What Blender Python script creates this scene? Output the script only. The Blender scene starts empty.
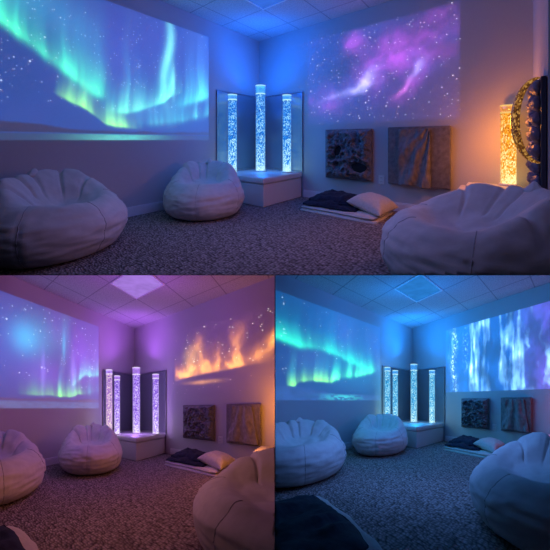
import bpy, bmesh, math, random
import numpy as np
from mathutils import Vector, Matrix, noise as mnoise

random.seed(7)
C = bpy.context.scene.collection
SC = bpy.context.scene
SC.view_settings.view_transform = 'Standard'
SC.view_settings.look = 'None'
PI = math.pi

# ------------------------------------------------------------------ materials
def nodes(name):
    m = bpy.data.materials.new(name); m.use_nodes = True
    nt = m.node_tree; nt.nodes.clear()
    out = nt.nodes.new('ShaderNodeOutputMaterial')
    return m, nt, out
def N(nt, t, **kw):
    n = nt.nodes.new(t)
    for k, v in kw.items():
        if k in n.inputs: n.inputs[k].default_value = v
        else: setattr(n, k, v)
    return n
def L(nt, a, b): nt.links.new(a, b)
def col(c): return (c[0], c[1], c[2], 1)
def ramp(nt, stops):
    r = nt.nodes.new('ShaderNodeValToRGB'); e = r.color_ramp.elements
    while len(e) < len(stops): e.new(.5)
    for k, (p, c) in enumerate(stops):
        e[k].position = p; e[k].color = col(c)
    return r

def mat_fabric(name, c1, c2, scale=30, bump=.25, rough=.9, dist=.004, sheen=.2, weave=260):
    m, nt, out = nodes(name)
    b = N(nt, 'ShaderNodeBsdfPrincipled', Roughness=rough)
    b.inputs['Sheen Weight'].default_value = sheen; b.inputs['Specular IOR Level'].default_value = .15
    tc = N(nt, 'ShaderNodeTexCoord')
    n1 = N(nt, 'ShaderNodeTexNoise', Scale=scale, Detail=5.0)
    n2 = N(nt, 'ShaderNodeTexNoise', Scale=weave, Detail=2.0)
    L(nt, tc.outputs['Object'], n1.inputs['Vector']); L(nt, tc.outputs['Object'], n2.inputs['Vector'])
    r = ramp(nt, [(.3, c1), (.7, c2)]); L(nt, n1.outputs['Fac'], r.inputs['Fac'])
    L(nt, r.outputs['Color'], b.inputs['Base Color'])
    mx = N(nt, 'ShaderNodeMath', operation='MULTIPLY_ADD'); mx.inputs[1].default_value = .3
    L(nt, n2.outputs['Fac'], mx.inputs[0]); L(nt, n1.outputs['Fac'], mx.inputs[2])
    bp = N(nt, 'ShaderNodeBump', Strength=bump, Distance=dist)
    L(nt, mx.outputs[0], bp.inputs['Height']); L(nt, bp.outputs['Normal'], b.inputs['Normal'])
    L(nt, b.outputs[0], out.inputs[0]); return m

def mat_plain(name, c, rough=.5, metal=0, bump=0, scale=80, spec=.5):
    m, nt, out = nodes(name)
    b = N(nt, 'ShaderNodeBsdfPrincipled', Roughness=rough, Metallic=metal)
    b.inputs['Specular IOR Level'].default_value = spec
    tc = N(nt, 'ShaderNodeTexCoord'); n1 = N(nt, 'ShaderNodeTexNoise', Scale=scale, Detail=4.0)
    L(nt, tc.outputs['Object'], n1.inputs['Vector'])
    r = ramp(nt, [(.3, [x * .93 for x in c]), (.7, c)]); L(nt, n1.outputs['Fac'], r.inputs['Fac'])
    L(nt, r.outputs['Color'], b.inputs['Base Color'])
    if bump:
        bp = N(nt, 'ShaderNodeBump', Strength=bump, Distance=.002)
        L(nt, n1.outputs['Fac'], bp.inputs['Height']); L(nt, bp.outputs['Normal'], b.inputs['Normal'])
    L(nt, b.outputs[0], out.inputs[0]); return m

def mat_carpet():
    m, nt, out = nodes('berber_carpet')
    b = N(nt, 'ShaderNodeBsdfPrincipled', Roughness=1.0); b.inputs['Specular IOR Level'].default_value = .1
    uv = N(nt, 'ShaderNodeUVMap', uv_map='metres')
    warp = N(nt, 'ShaderNodeTexNoise', Scale=9.0, Detail=2.0); L(nt, uv.outputs[0], warp.inputs['Vector'])
    mixv = N(nt, 'ShaderNodeVectorMath', operation='MULTIPLY_ADD')
    mixv.inputs[1].default_value = (.05, .05, 0); L(nt, warp.outputs['Color'], mixv.inputs[0]); L(nt, uv.outputs[0], mixv.inputs[2])
    mp = N(nt, 'ShaderNodeMapping'); mp.inputs['Scale'].default_value = (38, 58, 1); mp.inputs['Rotation'].default_value = (0, 0, .05)
    L(nt, mixv.outputs[0], mp.inputs['Vector'])
    vo = N(nt, 'ShaderNodeTexVoronoi', Scale=1.0, Randomness=.6, voronoi_dimensions='2D'); L(nt, mp.outputs[0], vo.inputs['Vector'])
    big = N(nt, 'ShaderNodeTexNoise', Scale=3.0, Detail=6.0); L(nt, uv.outputs[0], big.inputs['Vector'])
    med = N(nt, 'ShaderNodeTexNoise', Scale=26.0, Detail=3.0); L(nt, uv.outputs[0], med.inputs['Vector'])
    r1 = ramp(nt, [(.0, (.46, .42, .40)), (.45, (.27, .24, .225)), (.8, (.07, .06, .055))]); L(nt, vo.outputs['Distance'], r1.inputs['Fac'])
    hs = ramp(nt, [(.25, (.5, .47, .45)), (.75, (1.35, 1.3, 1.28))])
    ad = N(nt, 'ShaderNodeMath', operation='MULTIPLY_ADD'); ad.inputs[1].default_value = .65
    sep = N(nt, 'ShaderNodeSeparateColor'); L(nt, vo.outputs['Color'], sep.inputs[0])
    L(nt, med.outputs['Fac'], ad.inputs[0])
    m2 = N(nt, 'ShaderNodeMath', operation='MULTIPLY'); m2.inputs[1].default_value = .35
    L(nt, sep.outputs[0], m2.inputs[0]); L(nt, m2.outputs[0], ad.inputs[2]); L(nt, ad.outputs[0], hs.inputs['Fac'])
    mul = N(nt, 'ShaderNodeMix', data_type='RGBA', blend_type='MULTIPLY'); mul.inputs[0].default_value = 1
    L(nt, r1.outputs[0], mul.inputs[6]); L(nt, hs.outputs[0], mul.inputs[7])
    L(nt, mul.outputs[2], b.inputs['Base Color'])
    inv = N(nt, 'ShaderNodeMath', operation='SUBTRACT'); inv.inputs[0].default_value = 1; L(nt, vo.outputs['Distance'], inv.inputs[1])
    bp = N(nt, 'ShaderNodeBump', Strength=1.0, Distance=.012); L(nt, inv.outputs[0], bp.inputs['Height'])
    L(nt, bp.outputs[0], b.inputs['Normal']); L(nt, b.outputs[0], out.inputs[0]); return m

def mat_ceiling(off):
    m, nt, out = nodes('ceiling_tiles')
    b = N(nt, 'ShaderNodeBsdfPrincipled', Roughness=.9); b.inputs['Specular IOR Level'].default_value = .2
    uv = N(nt, 'ShaderNodeUVMap', uv_map='metres'); sx = N(nt, 'ShaderNodeSeparateXYZ'); L(nt, uv.outputs[0], sx.inputs[0])
    fac = None
    for ax in (0, 1):
        a = N(nt, 'ShaderNodeMath', operation='SUBTRACT'); a.inputs[1].default_value = off; L(nt, sx.outputs[ax], a.inputs[0])
        pp = N(nt, 'ShaderNodeMath', operation='PINGPONG'); pp.inputs[1].default_value = .275; L(nt, a.outputs[0], pp.inputs[0])
        lt = N(nt, 'ShaderNodeMath', operation='LESS_THAN'); lt.inputs[1].default_value = .007; L(nt, pp.outputs[0], lt.inputs[0])
        if fac is None: fac = lt
        else:
            mx = N(nt, 'ShaderNodeMath', operation='MAXIMUM'); L(nt, fac.outputs[0], mx.inputs[0]); L(nt, lt.outputs[0], mx.inputs[1]); fac = mx
    n1 = N(nt, 'ShaderNodeTexNoise', Scale=55.0, Detail=4.0); L(nt, uv.outputs[0], n1.inputs['Vector'])
    r = ramp(nt, [(.3, (.5, .5, .51)), (.62, (.7, .7, .7))]); L(nt, n1.outputs['Fac'], r.inputs['Fac'])
    mc = N(nt, 'ShaderNodeMix', data_type='RGBA'); L(nt, fac.outputs[0], mc.inputs[0]); L(nt, r.outputs[0], mc.inputs[6]); mc.inputs[7].default_value = (.36, .36, .38, 1)
    L(nt, mc.outputs[2], b.inputs['Base Color'])
    bp = N(nt, 'ShaderNodeBump', Strength=.3, Distance=.004); L(nt, n1.outputs['Fac'], bp.inputs['Height']); L(nt, bp.outputs[0], b.inputs['Normal'])
    L(nt, b.outputs[0], out.inputs[0]); return m

def mat_projected(strength):
    """light thrown on a wall by a projector: adds to the paint behind it"""
    m, nt, out = nodes('projected_light')
    a = N(nt, 'ShaderNodeAttribute', attribute_name='picture'); e = N(nt, 'ShaderNodeEmission', Strength=strength)
    t = N(nt, 'ShaderNodeBsdfTransparent'); ad = N(nt, 'ShaderNodeAddShader')
    L(nt, a.outputs['Color'], e.inputs[0]); L(nt, e.outputs[0], ad.inputs[0]); L(nt, t.outputs[0], ad.inputs[1]); L(nt, ad.outputs[0], out.inputs[0]); return m

def mat_bubbles(name, deep, mid, white, strength, height=1.2, cells=85):
    m, nt, out = nodes(name)
    tc = N(nt, 'ShaderNodeTexCoord'); sx = N(nt, 'ShaderNodeSeparateXYZ'); L(nt, tc.outputs['Object'], sx.inputs[0])
    gz = N(nt, 'ShaderNodeMath', operation='DIVIDE'); gz.inputs[1].default_value = height; L(nt, sx.outputs[2], gz.inputs[0])
    mp = N(nt, 'ShaderNodeMapping'); mp.inputs['Scale'].default_value = (1, 1, .75); L(nt, tc.outputs['Object'], mp.inputs[0])
    vo = N(nt, 'ShaderNodeTexVoronoi', Scale=float(cells)); L(nt, mp.outputs[0], vo.inputs['Vector'])
    no = N(nt, 'ShaderNodeTexNoise', Scale=cells * .75, Detail=4.0, Roughness=.7); L(nt, mp.outputs[0], no.inputs['Vector'])
    sep = N(nt, 'ShaderNodeSeparateColor'); L(nt, vo.outputs['Color'], sep.inputs[0])
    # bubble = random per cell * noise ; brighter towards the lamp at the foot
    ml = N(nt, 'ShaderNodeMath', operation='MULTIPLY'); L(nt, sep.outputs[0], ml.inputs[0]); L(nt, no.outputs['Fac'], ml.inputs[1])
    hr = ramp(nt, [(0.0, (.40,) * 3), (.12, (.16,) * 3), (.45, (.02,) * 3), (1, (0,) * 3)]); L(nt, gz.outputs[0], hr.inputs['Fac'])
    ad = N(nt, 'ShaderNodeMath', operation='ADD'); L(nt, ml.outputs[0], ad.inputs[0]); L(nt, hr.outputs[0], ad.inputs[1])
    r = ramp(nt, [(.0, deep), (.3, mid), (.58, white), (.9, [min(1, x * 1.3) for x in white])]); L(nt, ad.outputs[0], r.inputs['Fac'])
    e = N(nt, 'ShaderNodeEmission', Strength=strength); L(nt, r.outputs[0], e.inputs[0])
    g = N(nt, 'ShaderNodeBsdfGlossy', Roughness=.08); ly = N(nt, 'ShaderNodeLayerWeight', Blend=.2)
    mxs = N(nt, 'ShaderNodeMixShader'); L(nt, ly.outputs['Fresnel'], mxs.inputs[0]); L(nt, e.outputs[0], mxs.inputs[1]); L(nt, g.outputs[0], mxs.inputs[2])
    L(nt, mxs.outputs[0], out.inputs[0]); return m

def mat_acrylic(name, tint, glow):
    m, nt, out = nodes(name)
    t = N(nt, 'ShaderNodeBsdfTransparent'); t.inputs[0].default_value = col(tint)
    g = N(nt, 'ShaderNodeBsdfGlossy', Roughness=.05)
    e = N(nt, 'ShaderNodeEmission', Strength=1.0); e.inputs[0].default_value = col(glow)
    ly = N(nt, 'ShaderNodeLayerWeight', Blend=.35)
    no = N(nt, 'ShaderNodeTexNoise', Scale=40.0)
    a = N(nt, 'ShaderNodeMixShader'); L(nt, ly.outputs['Facing'], a.inputs[0]); L(nt, t.outputs[0], a.inputs[1]); L(nt, g.outputs[0], a.inputs[2])
    s = N(nt, 'ShaderNodeAddShader'); L(nt, a.outputs[0], s.inputs[0]); L(nt, e.outputs[0], s.inputs[1]); L(nt, s.outputs[0], out.inputs[0]); return m

def mat_emit(name, c, s):
    m, nt, out = nodes(name)
    e = N(nt, 'ShaderNodeEmission', Strength=s)
    tc = N(nt, 'ShaderNodeTexCoord'); n1 = N(nt, 'ShaderNodeTexNoise', Scale=6.0); L(nt, tc.outputs['Object'], n1.inputs['Vector'])
    r = ramp(nt, [(.3, [x * .8 for x in c]), (.7, c)]); L(nt, n1.outputs['Fac'], r.inputs['Fac']); L(nt, r.outputs[0], e.inputs[0])
    L(nt, e.outputs[0], out.inputs[0]); return m

def mat_mirror():
    m, nt, out = nodes('mirror_glass')
    g = N(nt, 'ShaderNodeBsdfGlossy', Roughness=.16)
    no = N(nt, 'ShaderNodeTexNoise', Scale=3.0); r = ramp(nt, [(.3, (.36, .4, .45)), (.7, (.42, .46, .5))])
    L(nt, no.outputs['Fac'], r.inputs['Fac']); L(nt, r.outputs[0], g.inputs[0])
    d = N(nt, 'ShaderNodeBsdfDiffuse'); d.inputs[0].default_value = (.5, .52, .58, 1)
    mx = N(nt, 'ShaderNodeMixShader'); mx.inputs[0].default_value = .3
    L(nt, g.outputs[0], mx.inputs[1]); L(nt, d.outputs[0], mx.inputs[2]); L(nt, mx.outputs[0], out.inputs[0]); return m

M = {}
M['wall'] = mat_plain('painted_wall', (.62, .61, .62), rough=.85, bump=.15, scale=120, spec=.2)
M['trim'] = mat_plain('white_painted_trim', (.88, .87, .88), rough=.45)
M['carpet'] = mat_carpet()
M['bag'] = mat_fabric('off_white_cotton_canvas', (.66, .64, .62), (.76, .74, .71), scale=14, bump=.3)
M['seam'] = mat_fabric('stitched_canvas_seam', (.4, .39, .38), (.48, .46, .45))
M['cream'] = mat_fabric('cream_fleece', (.62, .58, .52), (.74, .7, .63), scale=40, bump=.5, weave=400)
M['navy'] = mat_fabric('navy_plush', (.006, .010, .026), (.018, .027, .06), scale=25, bump=.5, sheen=.05)
M['relief'] = mat_fabric('grey_crumpled_fabric', (.13, .13, .145), (.25, .245, .26), scale=40, bump=.7, dist=.01)
M['board'] = mat_fabric('taupe_plush_board', (.15, .135, .13), (.25, .23, .22), scale=22, bump=.7, dist=.008)
M['drape'] = mat_fabric('taupe_satin_drape', (.16, .145, .145), (.27, .25, .245), scale=18, bump=.35, rough=.5)
M['dark'] = mat_plain('black_opening', (.008, .008, .012), rough=.9)
M['vinyl'] = mat_plain('white_padded_vinyl', (.74, .74, .75), rough=.4, bump=.1)
M['mirror'] = mat_mirror()
M['frame'] = mat_plain('brushed_mirror_edge', (.45, .46, .5), rough=.3, metal=.8)
M['plate'] = mat_plain('white_plastic', (.8, .79, .77), rough=.35)
M['slate'] = mat_fabric('slate_blue_padding', (.07, .085, .16), (.12, .14, .24), scale=20, bump=.3, rough=.45)
M['slab'] = mat_plain('navy_panel_edge', (.02, .022, .045), rough=.5)
M['metal'] = mat_plain('dark_metal_leg', (.05, .05, .06), rough=.4, metal=.6)
M['shell'] = mat_plain('dark_partition', (.02, .02, .022), rough=.9)

# ------------------------------------------------------------------ rooms
# Each room is drawn in metres from its own far floor corner: X along the right wall, Y along the
# left wall, Z up.  The three rooms are raked stages of one building: their floors slope along
# the depth axis.  Two dividers (a floor slab and an upright partition) part them from one another.
EYE = 4.2
class Room:
    def __init__(s, yaw, stand, eye, depth_axis, cuts):
        s.yaw = yaw; s.H = 2.6
        s.Er = Vector((1, 0, 0)); s.Ed = Vector(depth_axis); s.Eu = Vector((0, 0, 1))
        sn, cs = math.sin(yaw), math.cos(yaw); s.sn, s.cs = sn, cs
        s.X = s.Er * sn - s.Ed * cs; s.Y = -s.Er * cs - s.Ed * sn
        s.stand = stand
        s.corner = Vector((0, 0, EYE - eye)) - s.X * stand[0] - s.Y * stand[1]
        s.cuts = [(Vector(p), Vector(n)) for p, n in cuts]
        s.tag = ''
    def w(s, p): return s.corner + s.X * p[0] + s.Y * p[1] + s.Eu * p[2]
    def rd(s, r, d, z=0):                         # a floor point by its place across and into the room
        return (s.stand[0] + r * s.sn - d * s.cs, s.stand[1] - r * s.cs - d * s.sn, z)
    def basis(s, mode, ang=0):
        if mode == 'XY': a, b = s.X, s.Y
        else: a, b = s.Er, s.Ed
        c, n = math.cos(ang), math.sin(ang)
        return (a * c + b * n, b * c - a * n, s.Eu)

def tag(o, label=None, cat=None, group=None, kind=None):
    if label: o['label'] = label
    if cat: o['category'] = cat
    if group: o['group'] = group
    if kind: o['kind'] = kind
    return o

class Thing:
    def __init__(s, R, name, base, label, cat, group=None, mode='rd', ang=0):
        s.R = R; s.base = R.w(base); s.B = R.basis(mode, ang)
        o = bpy.data.objects.new(name, None); o.empty_display_size = .1; C.objects.link(o); o.location = s.base
        tag(o, label, cat, group); s.o = o
    def part(s, name, bm, mat, parent=None, **kw):
        return put(name, bm, mat, s.R, s.base, s.B, parent or s.o, **kw)

def put(name, bm, mat, R, base, B, parent=None, smooth=True, closed=True, origin=None):
    for v in bm.verts: v.co = B[0] * v.co.x + B[1] * v.co.y + B[2] * v.co.z
    for p, n in R.cuts:
        lp = p - base
        if any((v.co - lp).dot(n) > 1e-5 for v in bm.verts):
            g = bm.verts[:] + bm.edges[:] + bm.faces[:]
            r = bmesh.ops.bisect_plane(bm, geom=g, plane_co=lp, plane_no=n, clear_outer=True, dist=1e-6)
            if closed:
                ed = [e for e in r['geom_cut'] if isinstance(e, bmesh.types.BMEdge) and e.is_valid and e.is_boundary]
                if ed: bmesh.ops.triangle_fill(bm, edges=ed, use_beauty=True)
    if not bm.verts:
        bm.free(); return None
    if closed: bmesh.ops.recalc_face_normals(bm, faces=bm.faces[:])
    me = bpy.data.meshes.new(name)
    o = bpy.data.objects.new(name, me); C.objects.link(o)
    off = Vector((0, 0, 0))
    if parent is None: o.location = base
    else: o.parent = parent
    if origin is not None:
        off = B[0] * origin[0] + B[1] * origin[1] + B[2] * origin[2]
        for v in bm.verts: v.co -= off
        o.location = (o.location if parent is None else Vector((0, 0, 0))) + off
    bm.to_mesh(me); bm.free()
    if smooth:
        for p in me.polygons: p.use_smooth = True
    me.materials.append(mat)
    return o

def solo(R, name, bm, mat, base, label, cat, group=None, mode='rd', ang=0, **kw):
    o = put(name, bm, mat, R, R.w(base), R.basis(mode, ang), None, **kw)
    return tag(o, label, cat, group)

# ------------------------------------------------------------------ shapes
def bx(bm, x0, x1, y0, y1, z0, z1, bev=0, seg=2):
    t = bmesh.new(); bmesh.ops.create_cube(t, size=1)
    for v in t.verts: v.co = Vector(((x0 + x1) / 2 + v.co.x * (x1 - x0), (y0 + y1) / 2 + v.co.y * (y1 - y0), (z0 + z1) / 2 + v.co.z * (z1 - z0)))
    if bev: bmesh.ops.bevel(t, geom=t.edges[:], offset=bev, segments=seg, profile=.5, affect='EDGES')
    me = bpy.data.meshes.new('t'); t.to_mesh(me); t.free(); bm.from_mesh(me); bpy.data.meshes.remove(me); return bm
def box(*a, **k): return bx(bmesh.new(), *a, **k)
def lathe(prof, seg=40, bm=None, c=(0, 0), cap=True):
    bm = bm or bmesh.new(); rings = []
    for r, z in prof:
        rings.append([bm.verts.new((c[0] + r * math.cos(2 * PI * k / seg), c[1] + r * math.sin(2 * PI * k / seg), z)) for k in range(seg)])
    for a, b in zip(rings, rings[1:]):
        for k in range(seg): bm.faces.new((a[k], a[(k + 1) % seg], b[(k + 1) % seg], b[k]))
    if cap: bm.faces.new(rings[0][::-1]); bm.faces.new(rings[-1])
    return bm
def tube(pts, rad, seg=10, bm=None):
    bm = bm or bmesh.new(); rings = []; n = len(pts)
    for i, p in enumerate(pts):
        p = Vector(p); t = (Vector(pts[min(i + 1, n - 1)]) - Vector(pts[max(i - 1, 0)])).normalized()
        u = t.orthogonal().normalized() if i == 0 else (u - t * u.dot(t)).normalized()
        v = t.cross(u); r = rad[i] if hasattr(rad, '__len__') else rad
        rings.append([bm.verts.new(p + (u * math.cos(2 * PI * k / seg) + v * math.sin(2 * PI * k / seg)) * r) for k in range(seg)])
    for a, b in zip(rings, rings[1:]):
        for k in range(seg): bm.faces.new((a[k], a[(k + 1) % seg], b[(k + 1) % seg], b[k]))
    bm.faces.new(rings[0][::-1]); bm.faces.new(rings[-1]); return bm
def fbm(x, y, z, o=4): return mnoise.fractal(Vector((x, y, z)), 1.0, 2.0, o)   # about -1..1
def lerp(a, b, t): return a + (b - a) * t
def sstep(t): t = max(0, min(1, t)); return t * t * (3 - 2 * t)

def soft_slab(w, d, h, n=40, p=7, q=2.2, amp=.01, fs=6, seed=0, tilt=0, fold=0):
    """a soft folded layer: flat below, rounded rim, rumpled top"""
    bm = bmesh.new(); top = []; bot = []
    for j in range(n + 1):
        rt, rb = [], []
        for i in range(n + 1):
            u = math.sin((i / n * 2 - 1) * PI / 2); v = math.sin((j / n * 2 - 1) * PI / 2)
            f = max(0, (1 - abs(u) ** p)) ** (1 / q) * max(0, (1 - abs(v) ** p)) ** (1 / q)
            wob = .02 * fbm(u * 1.3 + seed, v * 1.3, seed)
            # rounded plan corners
            cr = 1 - .035 * (u * u * v * v) ** 2
            x = w / 2 * u * cr + wob; y = d / 2 * v * cr + .02 * fbm(u * 1.3, v * 1.3 + seed, 4 + seed)
            z = h * f * (1 + tilt * u) + amp * f * fbm(u * fs * w + seed, v * fs * d * .6, seed * 1.7) + fold * f * abs(math.sin(3.1 * u + 2.2 * v + 1.5 * fbm(u, v, seed)))
            z = max(z, .002)
            edge = i in (0, n) or j in (0, n)
            vt = bm.verts.new((x, y, z if not edge else h * .3)); rt.append(vt)
            rb.append(vt if edge else bm.verts.new((x, y, 0)))
        top.append(rt); bot.append(rb)
    for j in range(n):
        for i in range(n):
            bm.faces.new((top[j][i], top[j][i + 1], top[j + 1][i + 1], top[j + 1][i]))
            q4 = (bot[j][i], bot[j + 1][i], bot[j + 1][i + 1], bot[j][i + 1])
            try: bm.faces.new(q4)
            except ValueError: pass
    return bm

def pillow_bm(w, d, h, n=36, seed=0):
    bm = bmesh.new(); T, Bm = [], []
    for j in range(n + 1):
        a, b = [], []
        for i in range(n + 1):
            u = math.sin((i / n * 2 - 1) * PI / 2); v = math.sin((j / n * 2 - 1) * PI / 2)
            f = ((1 - u ** 4) * (1 - v ** 4)) ** .55 if abs(u) < 1 and abs(v) < 1 else 0
            x = w / 2 * u * (1 - .10 * (1 - v * v)); y = d / 2 * v * (1 - .10 * (1 - u * u))
            nz = .012 * fbm(u * 2.2 + seed, v * 2.2, seed) * f
            t = bm.verts.new((x, y, h * .62 * f + nz + h * .38)); a.append(t)
            b.append(t if f == 0 else bm.verts.new((x, y, h * .38 - h * .38 * f)))
        T.append(a); Bm.append(b)
    for j in range(n):
        for i in range(n):
            bm.faces.new((T[j][i], T[j][i + 1], T[j + 1][i + 1], T[j + 1][i]))
            try: bm.faces.new((Bm[j][i], Bm[j + 1][i], Bm[j + 1][i + 1], Bm[j][i + 1]))
            except ValueError: pass
    return bm

# ---- beanbag: low round sack, dished seat towards the front (-y), back risen and creased
def cat(P, t):
    n = len(P) - 1; k = min(int(t), n - 1); f = t - k
    p0, p1, p2, p3 = P[max(k - 1, 0)], P[k], P[k + 1], P[min(k + 2, n)]
    return tuple(.5 * (2 * b + (c - a) * f + (2 * a - 5 * b + 4 * c - d) * f * f + (3 * b - a - 3 * c + d) * f ** 3) for a, b, c, d in zip(p0, p1, p2, p3))
class Bag:
    def __init__(s, R=.48, H=.6, lip=.37, seed=0):
        s.R, s.H, s.lip, s.seed = R, H, lip, seed
        rnd = random.Random(seed)
        s.seams = [PI * 1.5 + .02 + k * 2 * PI / 6 + rnd.uniform(-.06, .06) for k in range(6)]
        s.creases = [(PI / 2 + a + rnd.uniform(-.08, .08), rnd.uniform(.75, 1.1)) for a in (-1.35, -.62, .08, .52, 1.25)]
    def pt(s, th, t):
        k = s.R / .5
        b = sstep(.5 * (1 + math.sin(th)) * 1.08) ** 1.15
        lip, H = s.lip, s.H
        P = [(0, 0), (.29, 0), (.40, .015), (.475, .085), (.505, .19), (lerp(.485, .475, b), lerp(lip * .76, H * .56, b)),
             (lerp(.40, .40, b), lerp(lip * .97, H * .88, b)), (lerp(.325, .315, b), lerp(lip * 1.0, H, b)), (lerp(.25, .225, b), lerp(lip * .93, H * .86, b)),
             (lerp(.15, .165, b), lerp(lip * .86, lip * 1.0, b)), (0, lip * .86)]
        r, z = cat(P, t)
        r *= k; x = math.cos(th) * r; y = math.sin(th) * r
        up = sstep((t - 4) / 3)                               # upper part slides a little back
        y += up * .03 - sstep((t - 7.2) / 2) * .06
        sd = s.seed * 3.7
        side = sstep((t - 1.6) / 1.2) * (1 - sstep((t - 6.2) / 1.5))
        wr = -.020 * side * abs(fbm(math.cos(th) * 1.6 + sd, math.sin(th) * 1.6, z * 17 + sd, 3)) + .006 * side * fbm(math.cos(th) * 3 + sd, math.sin(th) * 3, z * 30, 2) + .012 * side * fbm(math.cos(th) * 1.3 + sd, math.sin(th) * 1.3 + 9, z * 5, 2)
        top = sstep((t - 5.2) / 1.2) * (1 - sstep((t - 8.3) / .9))
        dz = 0; dr = wr
        for a, m in s.creases:
            dd = (th - a + PI) % (2 * PI) - PI
            dz -= .036 * m * top * math.exp(-(dd / .05) ** 2) + .012 * m * top * math.exp(-((dd - .1) / .11) ** 2)
        dz += .022 * top * fbm(x * 4 + sd, y * 4, sd + 2, 3)
        for a in s.seams:
            dd = (th - a + PI) % (2 * PI) - PI
            dr -= .004 * math.exp(-(dd / .022) ** 2) * side
            dr += .003 * math.exp(-((abs(dd) - .09) / .06) ** 2) * side
        # dish floor bulges softly
        ins = sstep((t - 8.3) / 1.2)
        dz += ins * .035 * fbm(x * 5 + sd, y * 5, sd + 5, 2)
        return Vector((x + math.cos(th) * dr, y + math.sin(th) * dr, max(0, z + dz)))
    def bm(s, nth=144, nt=7):
        bm = bmesh.new(); rows = []; T = 10 * nt
        c0 = bm.verts.new(s.pt(0, 0)); 
        for j in range(1, T):
            rows.append([bm.verts.new(s.pt(2 * PI * i / nth, j / nt)) for i in range(nth)])
        c1 = bm.verts.new(s.pt(PI * 1.5, 10))
        for a, b in zip(rows, rows[1:]):
            for i in range(nth): bm.faces.new((a[i], a[(i + 1) % nth], b[(i + 1) % nth], b[i]))
        for i in range(nth):
            bm.faces.new((c0, rows[0][(i + 1) % nth], rows[0][i])); bm.faces.new((c1, rows[-1][i], rows[-1][(i + 1) % nth]))
        return bm
    def seam(s, a):
        pts = [s.pt(a, 2.2 + 4.6 * i / 40) for i in range(41)]
        c = Vector((0, 0, .25))
        return tube([p + (p - c).normalized() * .0015 for p in pts], .0026, 6)

def beanbag(R, base, ang, label, seed, size=.48, H=.6, lip=.37):
    b = Bag(size, H, lip, seed)
    t = Thing(R, 'beanbag_chair', base, label, 'beanbag', 'white beanbag chairs', ang=ang)
    t.part('cover', b.bm(), M['bag'])
    for a in b.seams: t.part('seam', b.seam(a), M['seam'])
    # gathered knot of cloth on the crown of the back
    k = b.pt(PI / 2, 7)
    t.part('gathered_crown', crown(k), M['bag'])
    return t
def crown(k):
    bm = bmesh.new(); seg = 24; rings = []
    for r, z in ((.06, -.035), (.042, -.008), (.024, .012), (.013, .026), (.004, .03)):
        rings.append([bm.verts.new((k.x + r * (1 + .22 * math.cos(5 * 2 * PI * i / seg)) * math.cos(2 * PI * i / seg), k.y + r * .7 * math.sin(2 * PI * i / seg), k.z + z)) for i in range(seg)])
    for a, b in zip(rings, rings[1:]):
        for i in range(seg): bm.faces.new((a[i], a[(i + 1) % seg], b[(i + 1) % seg], b[i]))
    bm.faces.new(rings[0][::-1]); bm.faces.new(rings[-1]); return bm

# ------------------------------------------------------------------ numpy noise for projected pictures
def vnoise(x, y, seed=0):
    xi = np.floor(x).astype(np.int64); yi = np.floor(y).astype(np.int64); fx = x - xi; fy = y - yi
    fx = fx * fx * (3 - 2 * fx); fy = fy * fy * (3 - 2 * fy)
    def h(a, b):
        n = (a * 374761393 + b * 668265263 + seed * 974634777) & 0xffffffff
        n = ((n ^ (n >> 13)) * 1274126177) & 0xffffffff
        return ((n ^ (n >> 16)) & 0xffff) / 65535.0
    return (h(xi, yi) * (1 - fx) + h(xi + 1, yi) * fx) * (1 - fy) + (h(xi, yi + 1) * (1 - fx) + h(xi + 1, yi + 1) * fx) * fy
def nfbm(x, y, o=5, seed=0):
    s = 0; a = .5; t = 0
    for k in range(o): s = s + a * vnoise(x * 2 ** k, y * 2 ** k, seed + k); t += a; a *= .5
    return s / t
def gauss(x, y, cx, cy, sx, sy, rot=0):
    c, s = math.cos(rot), math.sin(rot); dx, dy = x - cx, y - cy
    return np.exp(-((dx * c + dy * s) / sx) ** 2 - ((dy * c - dx * s) / sy) ** 2)
def mixc(img, c, f): return img * (1 - f[..., None]) + np.array(c) * f[..., None]
def addc(img, c, f): return img + np.array(c) * f[..., None]
def curtain(img, A, Z, pts, up, low, high, seed, rays=14, soft=.02):
    """one fold of aurora: bright lower hem, rays fading upward"""
    pts = sorted(pts); a = np.array([p[0] for p in pts]); z = np.array([p[1] for p in pts]); k = np.array([p[2] for p in pts])
    Az = A + .012 * np.sin(Z * 9)
    ze = np.interp(Az, a, z) + .03 * (nfbm(Az * 8, Az * 0, 2, seed) - .5); am = np.interp(Az, a, k, left=0, right=0) * .62
    ry = .08 + 3.0 * nfbm(Az * rays, Z * .5, 4, seed + 9) ** 2.2
    v = Z - ze; I = np.where(v < 0, np.exp(-(v / soft) ** 2), np.exp(-v / (up * (.6 + .8 * vnoise(Az * rays * .6, Az * 0, seed + 3))))) * am * ry
    t = np.clip(v / (up * 1.6), 0, 1)[..., None]
    return img + I[..., None] * (np.array(low) * (1 - t) + np.array(high) * t)

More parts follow.
